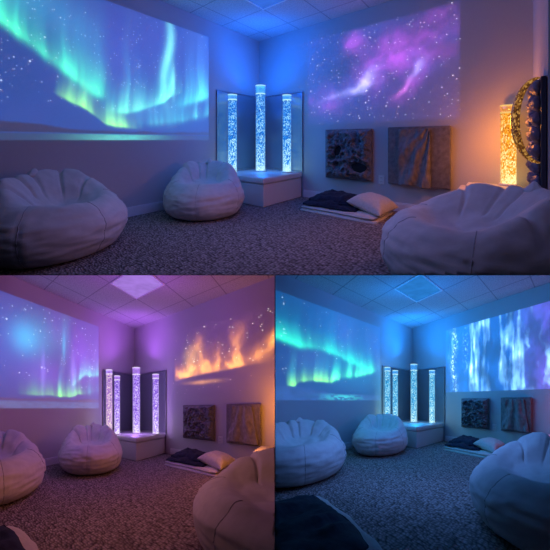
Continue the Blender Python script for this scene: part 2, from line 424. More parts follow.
def picture(R, wall, a0, a1, z0, z1, fn, stars, strength, name, label, res=.011):
    """a picture thrown on a wall; a = metres along the wall, z = height"""
    na, nz = int((a1 - a0) / res), int((z1 - z0) / res)
    A, Z = np.meshgrid(np.linspace(a0, a1, na + 1), np.linspace(z0, z1, nz + 1))
    img = np.clip(fn(A, Z), 0, None)
    off = .006
    P = lambda a, z, o: (R.w((o, a, z)) if wall == 'L' else R.w((a, o, z)))
    base = P((a0 + a1) / 2, z0, off)
    vs, cs, fs = [], [], []
    ax = R.Y if wall == 'L' else R.X
    for j in range(nz + 1):
        for i in range(na + 1):
            p = P(A[j, i], Z[j, i], off); vs.append(p - base); cs.append((*img[j, i], 1))
    for j in range(nz):
        for i in range(na):
            k = j * (na + 1) + i; fs.append((k, k + 1, k + na + 2, k + na + 1))
    for (a, z, s, c) in stars:
        k = len(vs)
        for da, dz in ((-s, 0), (0, -s), (s, 0), (0, s)): vs.append(P(a + da, z + dz, off + .003) - base); cs.append((*c, 1))
        fs.append((k, k + 1, k + 2, k + 3))
    # keep to this room
    keep = []
    for f in fs:
        if all((vs[i] + base - p).dot(n) <= 1e-4 for i in f for p, n in R.cuts): keep.append(f)
    me = bpy.data.meshes.new(name); me.from_pydata([tuple(v) for v in vs], [], keep)
    at = me.color_attributes.new('picture', 'FLOAT_COLOR', 'POINT')
    at.data.foreach_set('color', np.array(cs, dtype=np.float32).ravel())
    o = bpy.data.objects.new(name, me); o.location = base; C.objects.link(o)
    me.materials.append(mat_projected(strength)); tag(o, label, 'projection', 'pictures projected on the walls')
    return o
def starfield(n, a0, a1, z0, z1, seed, smin=.004, smax=.009, bright=1.0, cols=((1, 1, 1),), ok=None):
    r = random.Random(seed); out = []
    for _ in range(n):
        a, z = r.uniform(a0, a1), r.uniform(z0, z1)
        if ok and not ok(a, z): continue
        c = r.choice(cols); k = bright * r.uniform(.35, 1.0)
        out.append((a, z, r.uniform(smin, smax) * (1.5 if r.random() < .08 else 1), tuple(x * k for x in c)))
    return out

# ------------------------------------------------------------------ things of a room
def shell(R, xend, yend, ceil_off):
    def struct(name, quad, uvs, mat, kind='structure'):
        base = R.w(quad[0]); bm = bmesh.new(); uvl = bm.loops.layers.uv.new('metres')
        n = 12
        g = [[bm.verts.new(R.w([quad[0][k] + (quad[1][k] - quad[0][k]) * i / n + (quad[3][k] - quad[0][k]) * j / n for k in range(3)]) - base) for i in range(n + 1)] for j in range(n + 1)]
        for j in range(n):
            for i in range(n):
                f = bm.faces.new((g[j][i], g[j][i + 1], g[j + 1][i + 1], g[j + 1][i]))
                for lp, (ii, jj) in zip(f.loops, ((i, j), (i + 1, j), (i + 1, j + 1), (i, j + 1))):
                    lp[uvl].uv = [uvs[0][k] + (uvs[1][k] - uvs[0][k]) * ii / n + (uvs[3][k] - uvs[0][k]) * jj / n for k in range(2)]
        o = put(name, bm, mat, R, base, (Vector((1, 0, 0)), Vector((0, 1, 0)), Vector((0, 0, 1))), None, smooth=False, closed=False)
        return tag(o, kind='structure') if o else None
    H = R.H
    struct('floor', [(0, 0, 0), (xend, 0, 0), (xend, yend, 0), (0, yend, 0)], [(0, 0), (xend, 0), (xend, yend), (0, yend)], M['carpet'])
    struct('ceiling', [(0, 0, H), (xend, 0, H), (xend, yend, H), (0, yend, H)], [(0, 0), (xend, 0), (xend, yend), (0, yend)], mat_ceiling(ceil_off))
    struct('wall_left', [(0, 0, 0), (0, yend, 0), (0, yend, H), (0, 0, H)], [(0, 0), (yend, 0), (yend, H), (0, H)], M['wall'])
    struct('wall_right', [(0, 0, 0), (xend, 0, 0), (xend, 0, H), (0, 0, H)], [(0, 0), (xend, 0), (xend, H), (0, H)], M['wall'])
    def base(name, a0, a1, wall):
        bm = bmesh.new()
        if wall == 'L': bx(bm, .001, .014, a0, a1, .001, .095, .002); bx(bm, .001, .009, a0, a1, .095, .112, .003)
        else: bx(bm, a0, a1, .001, .014, .001, .095, .002); bx(bm, a0, a1, .001, .009, .095, .112, .003)
        o = put(name, bm, M['trim'], R, R.w((0, 0, 0)), R.basis('XY'), None, smooth=False)
        tag(o, kind='structure')
    base('baseboard_left', .93, yend, 'L'); base('baseboard_right', .93, xend, 'R')

def podium(R, s, h, label):
    t = Thing(R, 'corner_podium', (0, 0, 0), label, 'podium', 'white padded corner podiums', mode='XY')
    t.part('base', box(.02, s - .015, .02, s - .015, .002, h - .085, .008), M['vinyl'], smooth=False)
    bm = box(.02, s, .02, s, h - .08, h, .018, seg=3)
    t.part('padded_top', bm, M['vinyl'])
    return t

def mirror(R, wall, s, z0, z1, label):
    t = Thing(R, 'corner_mirror', (0, 0, z0), label, 'mirror', 'tall mirrors lining the podium corner', mode='XY')
    h = z1 - z0; f = .016
    if wall == 'L':
        t.part('mirror_pane', box(.004, .012, .02, s - f, f, h - f), M['mirror'], smooth=False)
        bm = bmesh.new(); bx(bm, .003, .022, s - f, s, 0, h, .003); bx(bm, .003, .018, .02, s, h - f * .6, h, .002)
    else:
        t.part('mirror_pane', box(.02, s - f, .004, .012, f, h - f), M['mirror'], smooth=False)
        bm = bmesh.new(); bx(bm, s - f, s, .003, .022, 0, h, .003); bx(bm, .02, s, .003, .018, h - f * .6, h, .002)
    t.part('edge_frame', bm, M['frame'], smooth=False)
    return t

def bubble_tube(R, base, rad, h, mat, clear, ring, label, cap=.13):
    t = Thing(R, 'bubble_tube', base, label, 'bubble tube', 'lit bubble tubes')
    t.part('collar', lathe([(rad * 1.18, 0), (rad * 1.18, .012), (rad * 1.05, .018)], 40), M['plate'])
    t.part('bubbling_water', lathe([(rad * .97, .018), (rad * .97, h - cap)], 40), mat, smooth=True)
    t.part('lit_water_line', lathe([(rad * .985, h - cap + .001), (rad * .985, h - cap + .016)], 40), ring)
    t.part('clear_top', lathe([(rad, h - cap + .018), (rad, h - .006), (rad * .985, h)], 40), clear)
    t.part('rim', lathe([(rad * 1.02, h + .001), (rad * 1.02, h + .012)], 40), ring)
    return t

def relief_board(R, x0, x1, z0, z1, label, holes, seed):
    t = Thing(R, 'tactile_relief_panel', ((x0 + x1) / 2, .002, z0), label, 'wall panel', 'fabric relief panels on the right wall', mode='XY')
    w, h = x1 - x0, z1 - z0
    t.part('backing_board', box(-w / 2, w / 2, 0, .035, 0, h, .006), M['board'], smooth=False)
    bm = bmesh.new(); n = 90; g = []
    def hole(u, v):
        m = 0
        for (hx, hz, ha, hb, rot) in holes:
            c, s = math.cos(rot), math.sin(rot); dx, dz = (u - hx) * w, (v - hz) * h
            q = math.hypot((dx * c + dz * s) / ha, (dz * c - dx * s) / hb); m = max(m, math.exp(-(max(0, q - .8) / .35) ** 2))
        return m
    for j in range(n + 1):
        row = []
        for i in range(n + 1):
            u, v = i / n, j / n; x = (u - .5) * (w - .02); z = .01 + v * (h - .02)
            e = min(1, min(u, 1 - u, v, 1 - v) * 14)
            rg = 1 - abs(fbm(u * 3.2 + seed + v * 1.5, v * 4.2, seed, 3)) * 1.7
            rg2 = 1 - abs(fbm(u * 8 + seed, v * 7 - u * 3, seed + 4, 3)) * 1.6
            q = hole(u, v)
            y = .038 + e * (.060 * max(0, rg) + .03 * max(0, rg2)) * (1 - .9 * q)
            row.append(bm.verts.new((x, y, z)))
        g.append(row)
    for j in range(n):
        for i in range(n): bm.faces.new((g[j][i], g[j][i + 1], g[j + 1][i + 1], g[j + 1][i]))
    # closed skirt
    bd = [e for e in bm.edges if e.is_boundary]; r = bmesh.ops.extrude_edge_only(bm, edges=bd)
    for v in [q for q in r['geom'] if isinstance(q, bmesh.types.BMVert)]: v.co.y = .034
    t.part('crumpled_relief', bm, M['relief'])
    for (hx, hz, ha, hb, rot) in holes:
        b2 = bmesh.new(); c, s = math.cos(rot), math.sin(rot); k = 28
        for yy, sc in ((.098, 1.0), (.06, .9)):
            pass
        f0 = [b2.verts.new(((hx - .5) * w + ha * math.cos(2 * PI * i / k) * (1 + .1 * math.sin(3 * 2 * PI * i / k)) * c - hb * math.sin(2 * PI * i / k) * s, .066, hz * h + ha * math.cos(2 * PI * i / k) * s + hb * math.sin(2 * PI * i / k) * c)) for i in range(k)]
        f1 = [b2.verts.new((v.co.x, .04, v.co.z)) for v in f0]
        b2.faces.new(f0); b2.faces.new(f1[::-1])
        for i in range(k): b2.faces.new((f0[i], f1[i], f1[(i + 1) % k], f0[(i + 1) % k]))
        tag(t.part('opening', b2, M['dark'], smooth=False), 'black oval opening')
    return t

def drape_board(R, x0, x1, z0, z1, label, dx0, dx1, seed, spread=0, drop=.02, gather=1.05):
    t = Thing(R, 'draped_fabric_panel', ((x0 + x1) / 2, .002, z0), label, 'wall panel', 'fabric relief panels on the right wall', mode='XY')
    w, h = x1 - x0, z1 - z0
    t.part('backing_board', box(-w / 2, w / 2, 0, .05, 0, h, .012, seg=3), M['board'])
    bm = bmesh.new(); n, m = 80, 60; F, B = [], []
    for j in range(m + 1):
        v = j / m; a, b = [], []
        for i in range(n + 1):
            u = i / n
            xc = (dx0 + dx1) / 2; hw = (dx1 - dx0) / 2 * (1 - spread * v + spread * .35)
            x = -w / 2 + w * xc + (u * 2 - 1) * hw * w + .006 * fbm(u * 3, v * 3, seed)
            # folds fan out from the gathered upper right corner
            an = math.atan2((1.12 if gather > 1 else 1.7) - v, gather - u)
            fd = .020 * (1 + math.sin(an * 15 + 1.6 * fbm(u * 2, v * 2, seed))) * (.35 + .65 * (1 - v)) + .012 * fbm(u * 4 + seed, v * 3, seed, 3)
            y = .058 + max(0, fd)
            z = -drop + v * (h + drop - .03) + .01 * math.sin(u * 5) * (1 - v)
            a.append(bm.verts.new((x, y + .004, z))); b.append(bm.verts.new((x, y * .2 + .042, z)))
        F.append(a); B.append(b)
    for G, fl in ((F, 1), (B, 0)):
        for j in range(m):
            for i in range(n):
                q = (G[j][i], G[j][i + 1], G[j + 1][i + 1], G[j + 1][i]); bm.faces.new(q if fl else q[::-1])
    for j in range(m):
        for i in (0, n): bm.faces.new((F[j][i], F[j + 1][i], B[j + 1][i], B[j][i]))
    for i in range(n):
        for j in (0, m): bm.faces.new((F[j][i], F[j][i + 1], B[j][i + 1], B[j][i]))
    t.part('draped_cloth', bm, M['drape'])
    return t

def outlet(R, x, z, label):
    t = Thing(R, 'wall_outlet', (x, .001, z), label, 'outlet', 'white wall outlets', mode='XY')
    t.part('cover_plate', box(-.036, .036, 0, .006, -.058, .058, .003), M['plate'], smooth=False)
    for s in (-1, 1):
        o = t.part('socket', lathe([(.017, .0062), (.017, .009)], 20), M['plate'], smooth=False) if False else t.part('socket', box(-.017, .017, .0062, .0085, s * .024 - .014, s * .024 + .014, .001), M['plate'], smooth=False)
        for q in (-1, 1): t.part('slot', box(q * .007 - .0016, q * .007 + .0016, .0086, .0092, s * .024 - .006, s * .024 + .006), M['dark'], parent=o, smooth=False)
    return t

def bedding(R, where, dims):
    x0, x1, y0, y1 = dims; cx, cy = (x0 + x1) / 2, (y0 + y1) / 2; w, d = x1 - x0, y1 - y0
    t = Thing(R, 'folded_blanket', (cx, cy, 0), 'cream folded blanket lying flat on carpet under navy blanket, ' + where, 'blanket', 'bedding piles by the right wall', mode='XY')
    t.part('folded_layer', soft_slab(w, d, .04, seed=1, amp=.006), M['cream'])
    b = soft_slab(w * .97, d * .95, .036, seed=2, amp=.008)
    for v in b.verts: v.co.z += .038
    t.part('folded_layer', b, M['cream'])
    t = Thing(R, 'folded_blanket', (cx - w * .13, cy - .02, .073), 'navy plush blanket folded in a soft mound on cream blanket, ' + where, 'blanket', 'bedding piles by the right wall', mode='XY', ang=-.05)
    t.part('folded_layer', soft_slab(w * .72, d * .92, .06, p=4, q=1.7, seed=5, amp=.02, fold=.02), M['navy'])
    b = soft_slab(w * .62, d * .76, .085, p=3, q=1.5, seed=8, amp=.03, fold=.025)
    for v in b.verts: v.co.z += .042; v.co.y -= .02
    t.part('folded_layer', b, M['navy'])
    t = Thing(R, 'pillow', (cx + w * .32, cy - .04, .085), 'cream pillow slumped against navy blanket on folded bedding, ' + where, 'pillow', 'bedding piles by the right wall', mode='XY', ang=.1)
    b = pillow_bm(w * .42, d * .82, .17, seed=3)
    rot = Matrix.Rotation(.22, 3, 'Y')
    for v in b.verts: v.co = rot @ v.co; v.co.z -= .022
    t.part('pillow_case', b, M['cream'])

def light_tile(R, x, y, c, s, label):
    t = Thing(R, 'ceiling_light_panel', (x, y, R.H), label, 'ceiling light', 'square light panels in the ceilings', mode='XY')
    bm = bmesh.new(); h = .275
    for a in ((-h, h, -h, -h + .02), (-h, h, h - .02, h), (-h, -h + .02, -h + .02, h - .02), (h - .02, h, -h + .02, h - .02)): bx(bm, *a, -.012, -.001)
    t.part('frame', bm, M['trim'], smooth=False)
    t.part('diffuser', box(-h + .021, h - .021, -h + .021, h - .021, -.008, -.002), mat_emit('tinted_light_diffuser', c, s), smooth=False)

def bench(R, x0, x1, y0, y1, z, label):
    t = Thing(R, 'side_bench', ((x0 + x1) / 2, (y0 + y1) / 2, 0), label, 'bench', 'white benches along the right wall', mode='XY')
    w, d = (x1 - x0) / 2, (y1 - y0) / 2
    t.part('padded_top', box(-w, w, -d, d, z - .06, z, .025, seg=4), M['vinyl'])
    for sx in (-1, 1):
        for sy in (-1, 1): t.part('leg', lathe([(.014, .002), (.018, z - .062)], 14, c=(sx * (w - .06), sy * (d - .06))), M['metal'])

def lamp(R, name, p, c, power, size=.1, kind='POINT'):
    l = bpy.data.lights.new(name, kind); l.energy = power; l.color = c
    if kind == 'POINT': l.shadow_soft_size = size
    o = bpy.data.objects.new(name, l); o.location = R.w(p); C.objects.link(o); return o
def area(R, name, p, target, c, power, size):
    l = bpy.data.lights.new(name, 'AREA'); l.energy = power; l.color = c; l.size = size
    o = bpy.data.objects.new(name, l); o.location = R.w(p); o.rotation_euler = (R.w(target) - R.w(p)).to_track_quat('-Z', 'Y').to_euler(); C.objects.link(o); return o

# ------------------------------------------------------------------ the three rooms
FLOOR_CUT_UP = ((0, 0, EYE), (0, 0, -1)); FLOOR_CUT_DOWN = ((0, 0, EYE), (0, 0, 1))
R1 = Room(.8868, (3.2437, 3.5398), .872, (0, 1.463, .4937), [FLOOR_CUT_UP])
R2 = Room(.8273, (3.0011, 3.1668), .8535, (-.6897, 2.0065, -.6690), [FLOOR_CUT_DOWN, ((0, 0, 0), (1, 0, 0))])
R3 = Room(.8427, (3.1031, 3.4814), .8373, (.7166, 2.0847, -.6574), [FLOOR_CUT_DOWN, ((0, 0, 0), (-1, 0, 0))])

# dividers between the rooms
def divider(name, x0, x1, y0, y1, z0, z1):
    bm = box(x0, x1, y0, y1, z0, z1); me = bpy.data.meshes.new(name); bm.to_mesh(me); bm.free(); me.materials.append(M['shell'])
    o = bpy.data.objects.new(name, me); C.objects.link(o); tag(o, kind='structure')
divider('trim_1', -9, 9, 1.7, 14, EYE - .0012, EYE + .0012)
divider('trim_2', -.0012, .0012, 1.7, 14, -1.5, EYE - .002)

GREEN, TEAL, AQUA, VIO = (.16, .95, .25), (.05, .72, .5), (.12, .8, .75), (.28, .10, .62)
def hills(img, A, Z, base, ridge, seed, dark=(.012, .014, .035)):
    top = ridge(A) + .03 * (nfbm(A * 6, A * 0, 4, seed) - .5)
    f = np.clip((top - Z) / .012, 0, 1) * np.clip((Z - base) / .01, 0, 1)
    return mixc(img, dark, f)

def aurora_one(A, Z):
    img = np.zeros(A.shape + (3,)) + np.array((.0, .026, .13))
    t = np.clip((Z - .9) / 1.5, 0, 1)
    img = addc(img, (.0, .012, .05), 1 - t)
    img = addc(img, (.008, .002, .03), .9 * nfbm(A * 1.6, Z * 1.3, 3, 4) ** 2 * 1.6)
    img = addc(img, (.022, .004, .11), .75 * gauss(A, Z, 2.25, 1.85, .28, .5) + .5 * gauss(A, Z, 1.75, 2.1, .25, .5) + .4 * gauss(A, Z, 2.05, 1.2, .3, .25) + .4 * gauss(A, Z, 1.2, 1.75, .25, .45) + .35 * gauss(A, Z, 2.7, 2.1, .25, .4))
    img = addc(img, (.01, .12, .15), .8 * gauss(A, Z, 3.0, 2.15, .5, .22, .5) + .6 * gauss(A, Z, 1.8, 1.25, .5, .18))
    img = curtain(img, A, Z, [(3.6, 2.25, .6), (3.2, 1.92, .75), (3.0, 1.74, .85), (2.8, 1.58, .8), (2.62, 1.45, .6), (2.5, 1.38, .85), (2.42, 1.36, .3), (2.36, 1.36, 0)], .26, (.09, 1.35, .5), (.03, .6, .6), 1, 9, .06)
    img = curtain(img, A, Z, [(2.86, 1.34, 0), (2.74, 1.27, .8), (2.6, 1.2, .85), (2.5, 1.12, .35), (2.42, 1.06, .8), (2.32, 1.04, 1.1), (2.2, 1.02, .7), (2.02, 1.0, 0)], .17, (.4, 1.3, .10), (.05, .65, .45), 2, 13, .02)
    img = curtain(img, A, Z, [(2.42, 1.2, 0), (2.28, 1.2, .35), (2.18, 1.2, .9), (1.95, 1.28, .75), (1.75, 1.38, .8), (1.66, 1.48, .6), (1.5, 1.52, 0)], .25, (.2, 1.25, .5), (.05, .55, .6), 3, 13, .03)
    img = addc(img, (.16, .7, .5), gauss(A, Z, 1.72 + .05 * np.sin(Z * 5), 1.95, .055, .5) * .8 + gauss(A, Z, 1.64, 1.62, .03, .2) * .8)
    img = curtain(img, A, Z, [(1.62, 1.36, 0), (1.52, 1.36, .8), (1.35, 1.42, 1.0), (1.2, 1.5, 1.1), (1.0, 1.58, 1.2)], .3, (.08, .85, .6), (.05, .3, .6), 5, 12, .06)
    img = curtain(img, A, Z, [(2.2, 1.06, 0), (1.9, 1.1, .5), (1.6, 1.14, .7), (1.36, 1.2, .9), (1.2, 1.22, .6), (1.0, 1.3, .9)], .2, (.08, .6, .45), (.05, .2, .5), 6, 14, .05)
    img = hills(img, A, Z, .938, lambda a: np.interp(a, [.9, 1.3, 1.8, 2.3, 2.7, 3.0, 3.4, 3.9], [.985, .985, .97, .975, .985, 1.03, 1.06, 1.05]), 3)
    w = np.clip((.937 - Z) / .006, 0, 1)
    img = mixc(img, (.01, .03, .07), w); img = addc(img, (.05, .35, .25), w * gauss(A, Z, 2.25, .9, .4, 1) * (.6 + .8 * nfbm(A * 20, Z * 90, 2, 8)))
    return img
def aurora_two(A, Z):
    img = np.zeros(A.shape + (3,)) + np.array((.0, .022, .12))
    img = addc(img, (.003, .04, .20), .9 * gauss(A, Z, 2.5, 1.7, .5, .6))
    img = addc(img, (.006, .22, .3), .95 * gauss(A, Z, 2.2, 1.82, .16, .2) + .5 * gauss(A, Z, 2.0, 1.9, .3, .3) + .8 * gauss(A, Z, 1.63, 1.85, .022, .2) + .3 * gauss(A, Z, 1.6, 2.0, .08, .35))
    img = addc(img, (.085, .012, .22), 1.0 * gauss(A, Z, 1.35, 1.7, .2, .5) + .7 * gauss(A, Z, 1.9, 1.35, .3, .25) + .5 * gauss(A, Z, 1.0, 1.6, .2, .4) + .3 * gauss(A, Z, 1.75, 2.1, .15, .3))
    img = curtain(img, A, Z, [(2.3, 1.05, 0), (2.0, 1.06, .35), (1.8, 1.07, .5), (1.66, 1.05, .8), (1.5, 1.06, 1.1), (1.38, 1.1, .9), (1.28, 1.12, .15), (1.2, 1.12, 0)], .17, (.35, 1.4, .12), (.06, .55, .6), 12, 13, .02)
    img = curtain(img, A, Z, [(1.5, 1.25, 0), (1.42, 1.28, .9), (1.36, 1.36, .9), (1.25, 1.45, .55), (1.1, 1.46, .6), (.94, 1.48, .7)], .2, (.12, .9, .5), (.12, .3, .75), 14, 13, .04)
    img = curtain(img, A, Z, [(1.3, 1.12, 0), (1.15, 1.15, .35), (1.0, 1.2, .45), (.94, 1.2, .4)], .2, (.08, .5, .45), (.12, .2, .6), 15, 13, .05)
    img = addc(img, (.2, .15, .5), .6 * gauss(A, Z, 1.47, 1.4, .04, .3) + .4 * gauss(A, Z, 1.95, 1.4, .03, .3))
    img = hills(img, A, Z, .955, lambda a: np.interp(a, [.9, 1.2, 1.5, 1.8, 2.1, 2.6, 3], [1.02, 1.03, .99, 1.02, 1.0, 1.0, 1.0]), 13, (.03, .025, .07))
    w = np.clip((.957 - Z) / .006, 0, 1)
    img = mixc(img, (.02, .03, .09), w); img = addc(img, (.03, .08, .15), w * nfbm(A * 15, Z * 80, 2, 8))
    return img
def aurora_three(A, Z):
    img = np.zeros(A.shape + (3,)) + np.array((.0, .012, .06))
    img = addc(img, (.0, .03, .10), nfbm(A * 1.5, Z * 1.5, 3, 3) * np.clip((Z - .9), 0, 1.5) * .9)
    img = addc(img, (.02, .008, .09), .7 * gauss(A, Z, 1.75, 1.95, .2, .3) + .5 * gauss(A, Z, 2.3, 1.45, .25, .2) + .4 * gauss(A, Z, 1.2, 1.9, .2, .3))
    # S-shaped band
    img = curtain(img, A, Z, [(3.2, 1.85, .7), (2.78, 1.72, .9), (2.5, 1.68, .9), (2.3, 1.7, .9), (2.0, 1.66, .95), (1.7, 1.58, 1.0), (1.45, 1.5, 1.0), (1.28, 1.46, .9), (1.18, 1.44, .3), (1.12, 1.44, 0)], .20, (.03, 1.3, .6), (.0, .45, .6), 21, 5, .055)
    img = curtain(img, A, Z, [(2.02, 1.2, 0), (1.98, 1.2, 1.0), (1.9, 1.25, .9), (1.7, 1.3, 1.0), (1.5, 1.33, .9), (1.35, 1.38, .9), (1.22, 1.42, .8), (1.1, 1.46, .35), (1.0, 1.5, 0)], .17, (.12, 1.5, .45), (.02, .8, .6), 22, 10, .045)
    img = curtain(img, A, Z, [(2.66, 1.08, 0), (2.56, 1.07, 1.2), (2.48, 1.15, .9), (2.3, 1.18, .9), (2.12, 1.16, .9), (2.0, 1.17, 1.1), (1.94, 1.22, .6), (1.86, 1.25, 0)], .13, (.4, 1.6, .12), (.05, .65, .55), 23, 12, .025)
    img = addc(img, (.0, .14, .18), .5 * gauss(A, Z, 1.6, 1.35, .6, .3))
    top = np.interp(A, [.9, 1.3, 1.7, 1.95, 2.15, 2.35, 2.6, 2.9, 3.3], [.96, .97, .96, .96, 1.0, 1.05, 1.06, 1.02, 1.02]) + .03 * (nfbm(A * 7, A * 0, 4, 5) - .5)
    f = np.clip((top - Z) / .012, 0, 1)
    rock = .5 + .9 * (nfbm(A * 14, Z * 22, 4, 31) - .35)
    img = img * (1 - f[..., None]) + f[..., None] * np.stack([.012 * rock, .05 * rock, .17 * rock], -1)
    img = addc(img, (.03, .45, .32), f * gauss(A, Z, 1.8, .9, .3, .05) * (nfbm(A * 16, Z * 50, 3, 2) > .45))
    return img
def nebula(A, Z):
    wa = A; A0, Z0 = A, Z; A = A + .22 * (nfbm(A * 3, Z * 3, 4, 46) - .5); Z = Z + .2 * (nfbm(wa * 3, Z * 3, 4, 47) - .5); n = nfbm(A * 3.2, Z * 3.2, 6, 41); n2 = nfbm(A * 6 + 3, Z * 6, 6, 44)
    img = np.zeros(A.shape + (3,)) + np.array((.002, .003, .03))
    img = addc(img, (.008, .005, .04), n * 1.2)
    img = addc(img, (.26, .03, .33), (.75 * gauss(A, Z, 2.15, 1.85, .35, .28, .5) + .6 * gauss(A, Z, 2.65, 2.05, .32, .22, .4) + .6 * gauss(A, Z, 1.75, 2.2, .12, .2) + .6 * gauss(A, Z, 1.25, 1.42, .3, .14) + .5 * gauss(A, Z, 2.45, 1.55, .22, .07, .8)) * (.05 + 2.6 * n2 ** 1.8))
    img = addc(img, (.025, .03, .22), (.8 * gauss(A, Z, 1.75, 1.6, .4, .22, .4) + .6 * gauss(A, Z, 2.7, 1.85, .35, .16, .6) + .4 * gauss(A, Z, 2.0, 2.25, .35, .2)) * (.05 + 2.4 * n ** 1.8))
    core = gauss(A, Z, 1.9, 1.63, .16, .06, .75) * 1.0 + gauss(A, Z, 1.72, 1.53, .22, .04, .15) * .75 + gauss(A, Z, 2.5, 1.7, .12, .035, .75) * .6 + gauss(A, Z, 1.4, 1.47, .16, .03, .25) * .45
    img = addc(img, (.42, .42, .98), core * (.0 + 1.9 * n2 ** 1.6))
    img = addc(img, (.5, .1, .5), gauss(A, Z, 2.34, 1.52, .13, .035, .9) * .8)
    img *= np.clip(1 - .75 * gauss(A, Z, 1.6, 1.85, .3, .15, .3) - .5 * gauss(A, Z, 2.2, 1.62, .1, .12), .15, 1)[..., None]
    # soft edge
    e = np.clip(np.minimum(np.minimum(A0 - .99, 2.94 - A0) / .05, np.minimum(Z0 - 1.09, 2.385 - Z0) / .05), 0, 1)
    return img * (.25 + .75 * e[..., None]) * np.clip(e * 4, 0, 1)[..., None]
def firecloud(A, Z):
    img = np.zeros(A.shape + (3,))
    wx = .20 * (nfbm(A * 3.5, Z * 2.5, 6, 51) - .5); wz = .22 * (nfbm(A * 4.5, Z * 2.5, 6, 52) - .5)
    a, z = A + wx, Z + wz
    n = nfbm(a * 7, z * 3.5, 6, 55)
    hem = np.interp(A, [.9, 1.05, 1.3, 1.6, 1.9, 2.2, 2.6, 3.1], [1.36, 1.345, 1.385, 1.415, 1.43, 1.45, 1.44, 1.44])
    body = gauss(a, z, 1.42, 1.55, .28, .20) * 1.0 + gauss(a, z, 1.42, 1.82, .12, .24, -.25) * .85 + gauss(a, z, 1.95, 1.56, .28, .17) * 1.0 + gauss(a, z, 2.08, 1.85, .09, .26, -.2) * .6 + gauss(a, z, 1.8, 1.72, .1, .16) * .45 + gauss(a, z, 2.42, 1.66, .36, .12, .72) * 1.0 + gauss(a, z, 2.75, 1.92, .3, .14, .8) * .8 + gauss(a, z, 1.14, 1.5, .14, .09) * .6
    f = body * np.clip((Z - hem - .04 * (nfbm(A * 9, Z * 9, 4, 58) - .5)) / .04, 0, 1) * (.16 + 2.2 * n ** 1.9)
    f = np.clip(f, 0, 1.4)
    img = addc(img, (.62, .19, .01), f ** 1.2 * .95); img = addc(img, (.42, .25, .05), np.clip(f - .5, 0, 1) * 1.0)
    img = addc(img, (.12, .16, .02), gauss(a, z, 1.36, 1.75, .13, .2) * .45)
    img = addc(img, (.45, .17, .04), np.exp(-((Z - hem - .02) / .022) ** 2) * gauss(A, Z, 1.5, 1.4, .55, 1) * .45)
    img = addc(img, (.5, .2, .03), gauss(A, Z, 1.55, 1.29, .24, .03) * (.3 + 1.2 * nfbm(A * 9, Z * 16, 4, 61)))
    img = addc(img, (.03, .008, .03), np.clip(1.2 - np.abs(A - 2.0), 0, 1) * .3)
    e = np.clip(np.minimum(np.minimum(A - 1.0, 3.0 - A) / .05, np.minimum(Z - 1.1, 2.25 - Z) / .05), 0, 1)
    return img * e[..., None]
def waterfall(A, Z):
    w = .05 * (nfbm(A * 5, Z * 3, 4, 71) - .5)
    st = nfbm((A + w) * 16, Z * 1.3, 5, 72); st2 = nfbm((A + w) * 34, Z * 2.2, 4, 73); mist = nfbm(A * 5, Z * 4, 5, 74)
    ridg = 1 - np.abs(nfbm((A + w * 2) * 7, Z * 2.4, 5, 77) * 2 - 1)
    dens = np.interp(A, [.93, 1.0, 1.13, 1.2, 1.32, 1.42, 1.5, 1.75, 1.95, 2.1, 2.28, 2.4, 2.55, 3.1], [.35, .35, .6, .3, .22, .35, .75, .8, .5, .8, .95, .55, .28, .2])
    A1 = A; f = np.clip((st * .8 + st2 * .45 + mist * .35 + ridg ** 3 * .15 - .95) * 2.0 + (dens - .55) * 1.5, 0, 1)
    fine = nfbm((A + w) * 42, Z * 7, 4, 79); f = f * np.clip(.35 + 1.3 * fine, 0, 1.15); sp = (vnoise(A * 75, Z * 48, 81) > .70) * gauss(A, Z, 1.13 + .03 * np.sin(Z * 7), 1.7, .06, 3); f = np.clip(f * np.clip(np.abs(A - 1.13) / .09, .25, 1) + sp * .9 + (vnoise(A * 70, Z * 40, 85) > .8) * gauss(A, Z, 1.38, 1.9, .05, .4) * .6, 0, 1)
    img = np.zeros(A.shape + (3,)) + np.array((.0, .012, .08))
    img = addc(img, (.0, .045, .17), mist * .7)
    img = addc(img, (.05, .0, .12), np.clip((A - 2.2) / .6, 0, 1))
    img = addc(img, (.17, .42, .66), f); img = addc(img, (.6, .52, .4), np.clip(f - .62, 0, 1) * 1.4)
    br = np.clip(nfbm((A + w * 3) * 11, Z * 3.2, 5, 91) * 4.2 - 2.3, 0, 1) * np.clip((A - 2.25) / .2, 0, 1); img = addc(img, (.14, .36, .6), br)
    dk = gauss(A, Z, 1.98, 1.72, .10, .2) + .7 * gauss(A, Z, 1.72, 1.35, .08, .12) + .7 * gauss(A, Z, 2.15, 1.25, .1, .12)
    img *= np.clip(1 - .8 * dk * (.6 + .8 * mist), .12, 1)[..., None]
    dp = nfbm((A + w * 2) * 6, Z * 3.5, 5, 95); img *= np.clip(-.45 + 3.0 * dp, .3, 1.3)[..., None]
    return img

LEFTMAT = lambda: None
def furnish_corner(R, where, s, h, zm, tubes, mats, clear, ring):
    podium(R, s, h, 'white padded podium filling the mirrored corner, ' + where)
    mirror(R, 'L', s + .03, h + .002, zm, 'tall mirror on the left wall behind the bubble tubes, ' + where)
    mirror(R, 'R', s + .0, h + .002, zm, 'tall mirror on the right wall behind the bubble tubes, ' + where)
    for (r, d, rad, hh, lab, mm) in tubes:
        bubble_tube(R, R.rd(r, d, h + .001), rad, hh, mats[mm], clear[mm], ring[mm], lab + ', ' + where, cap=.13 if 'tallest' in lab else .075)

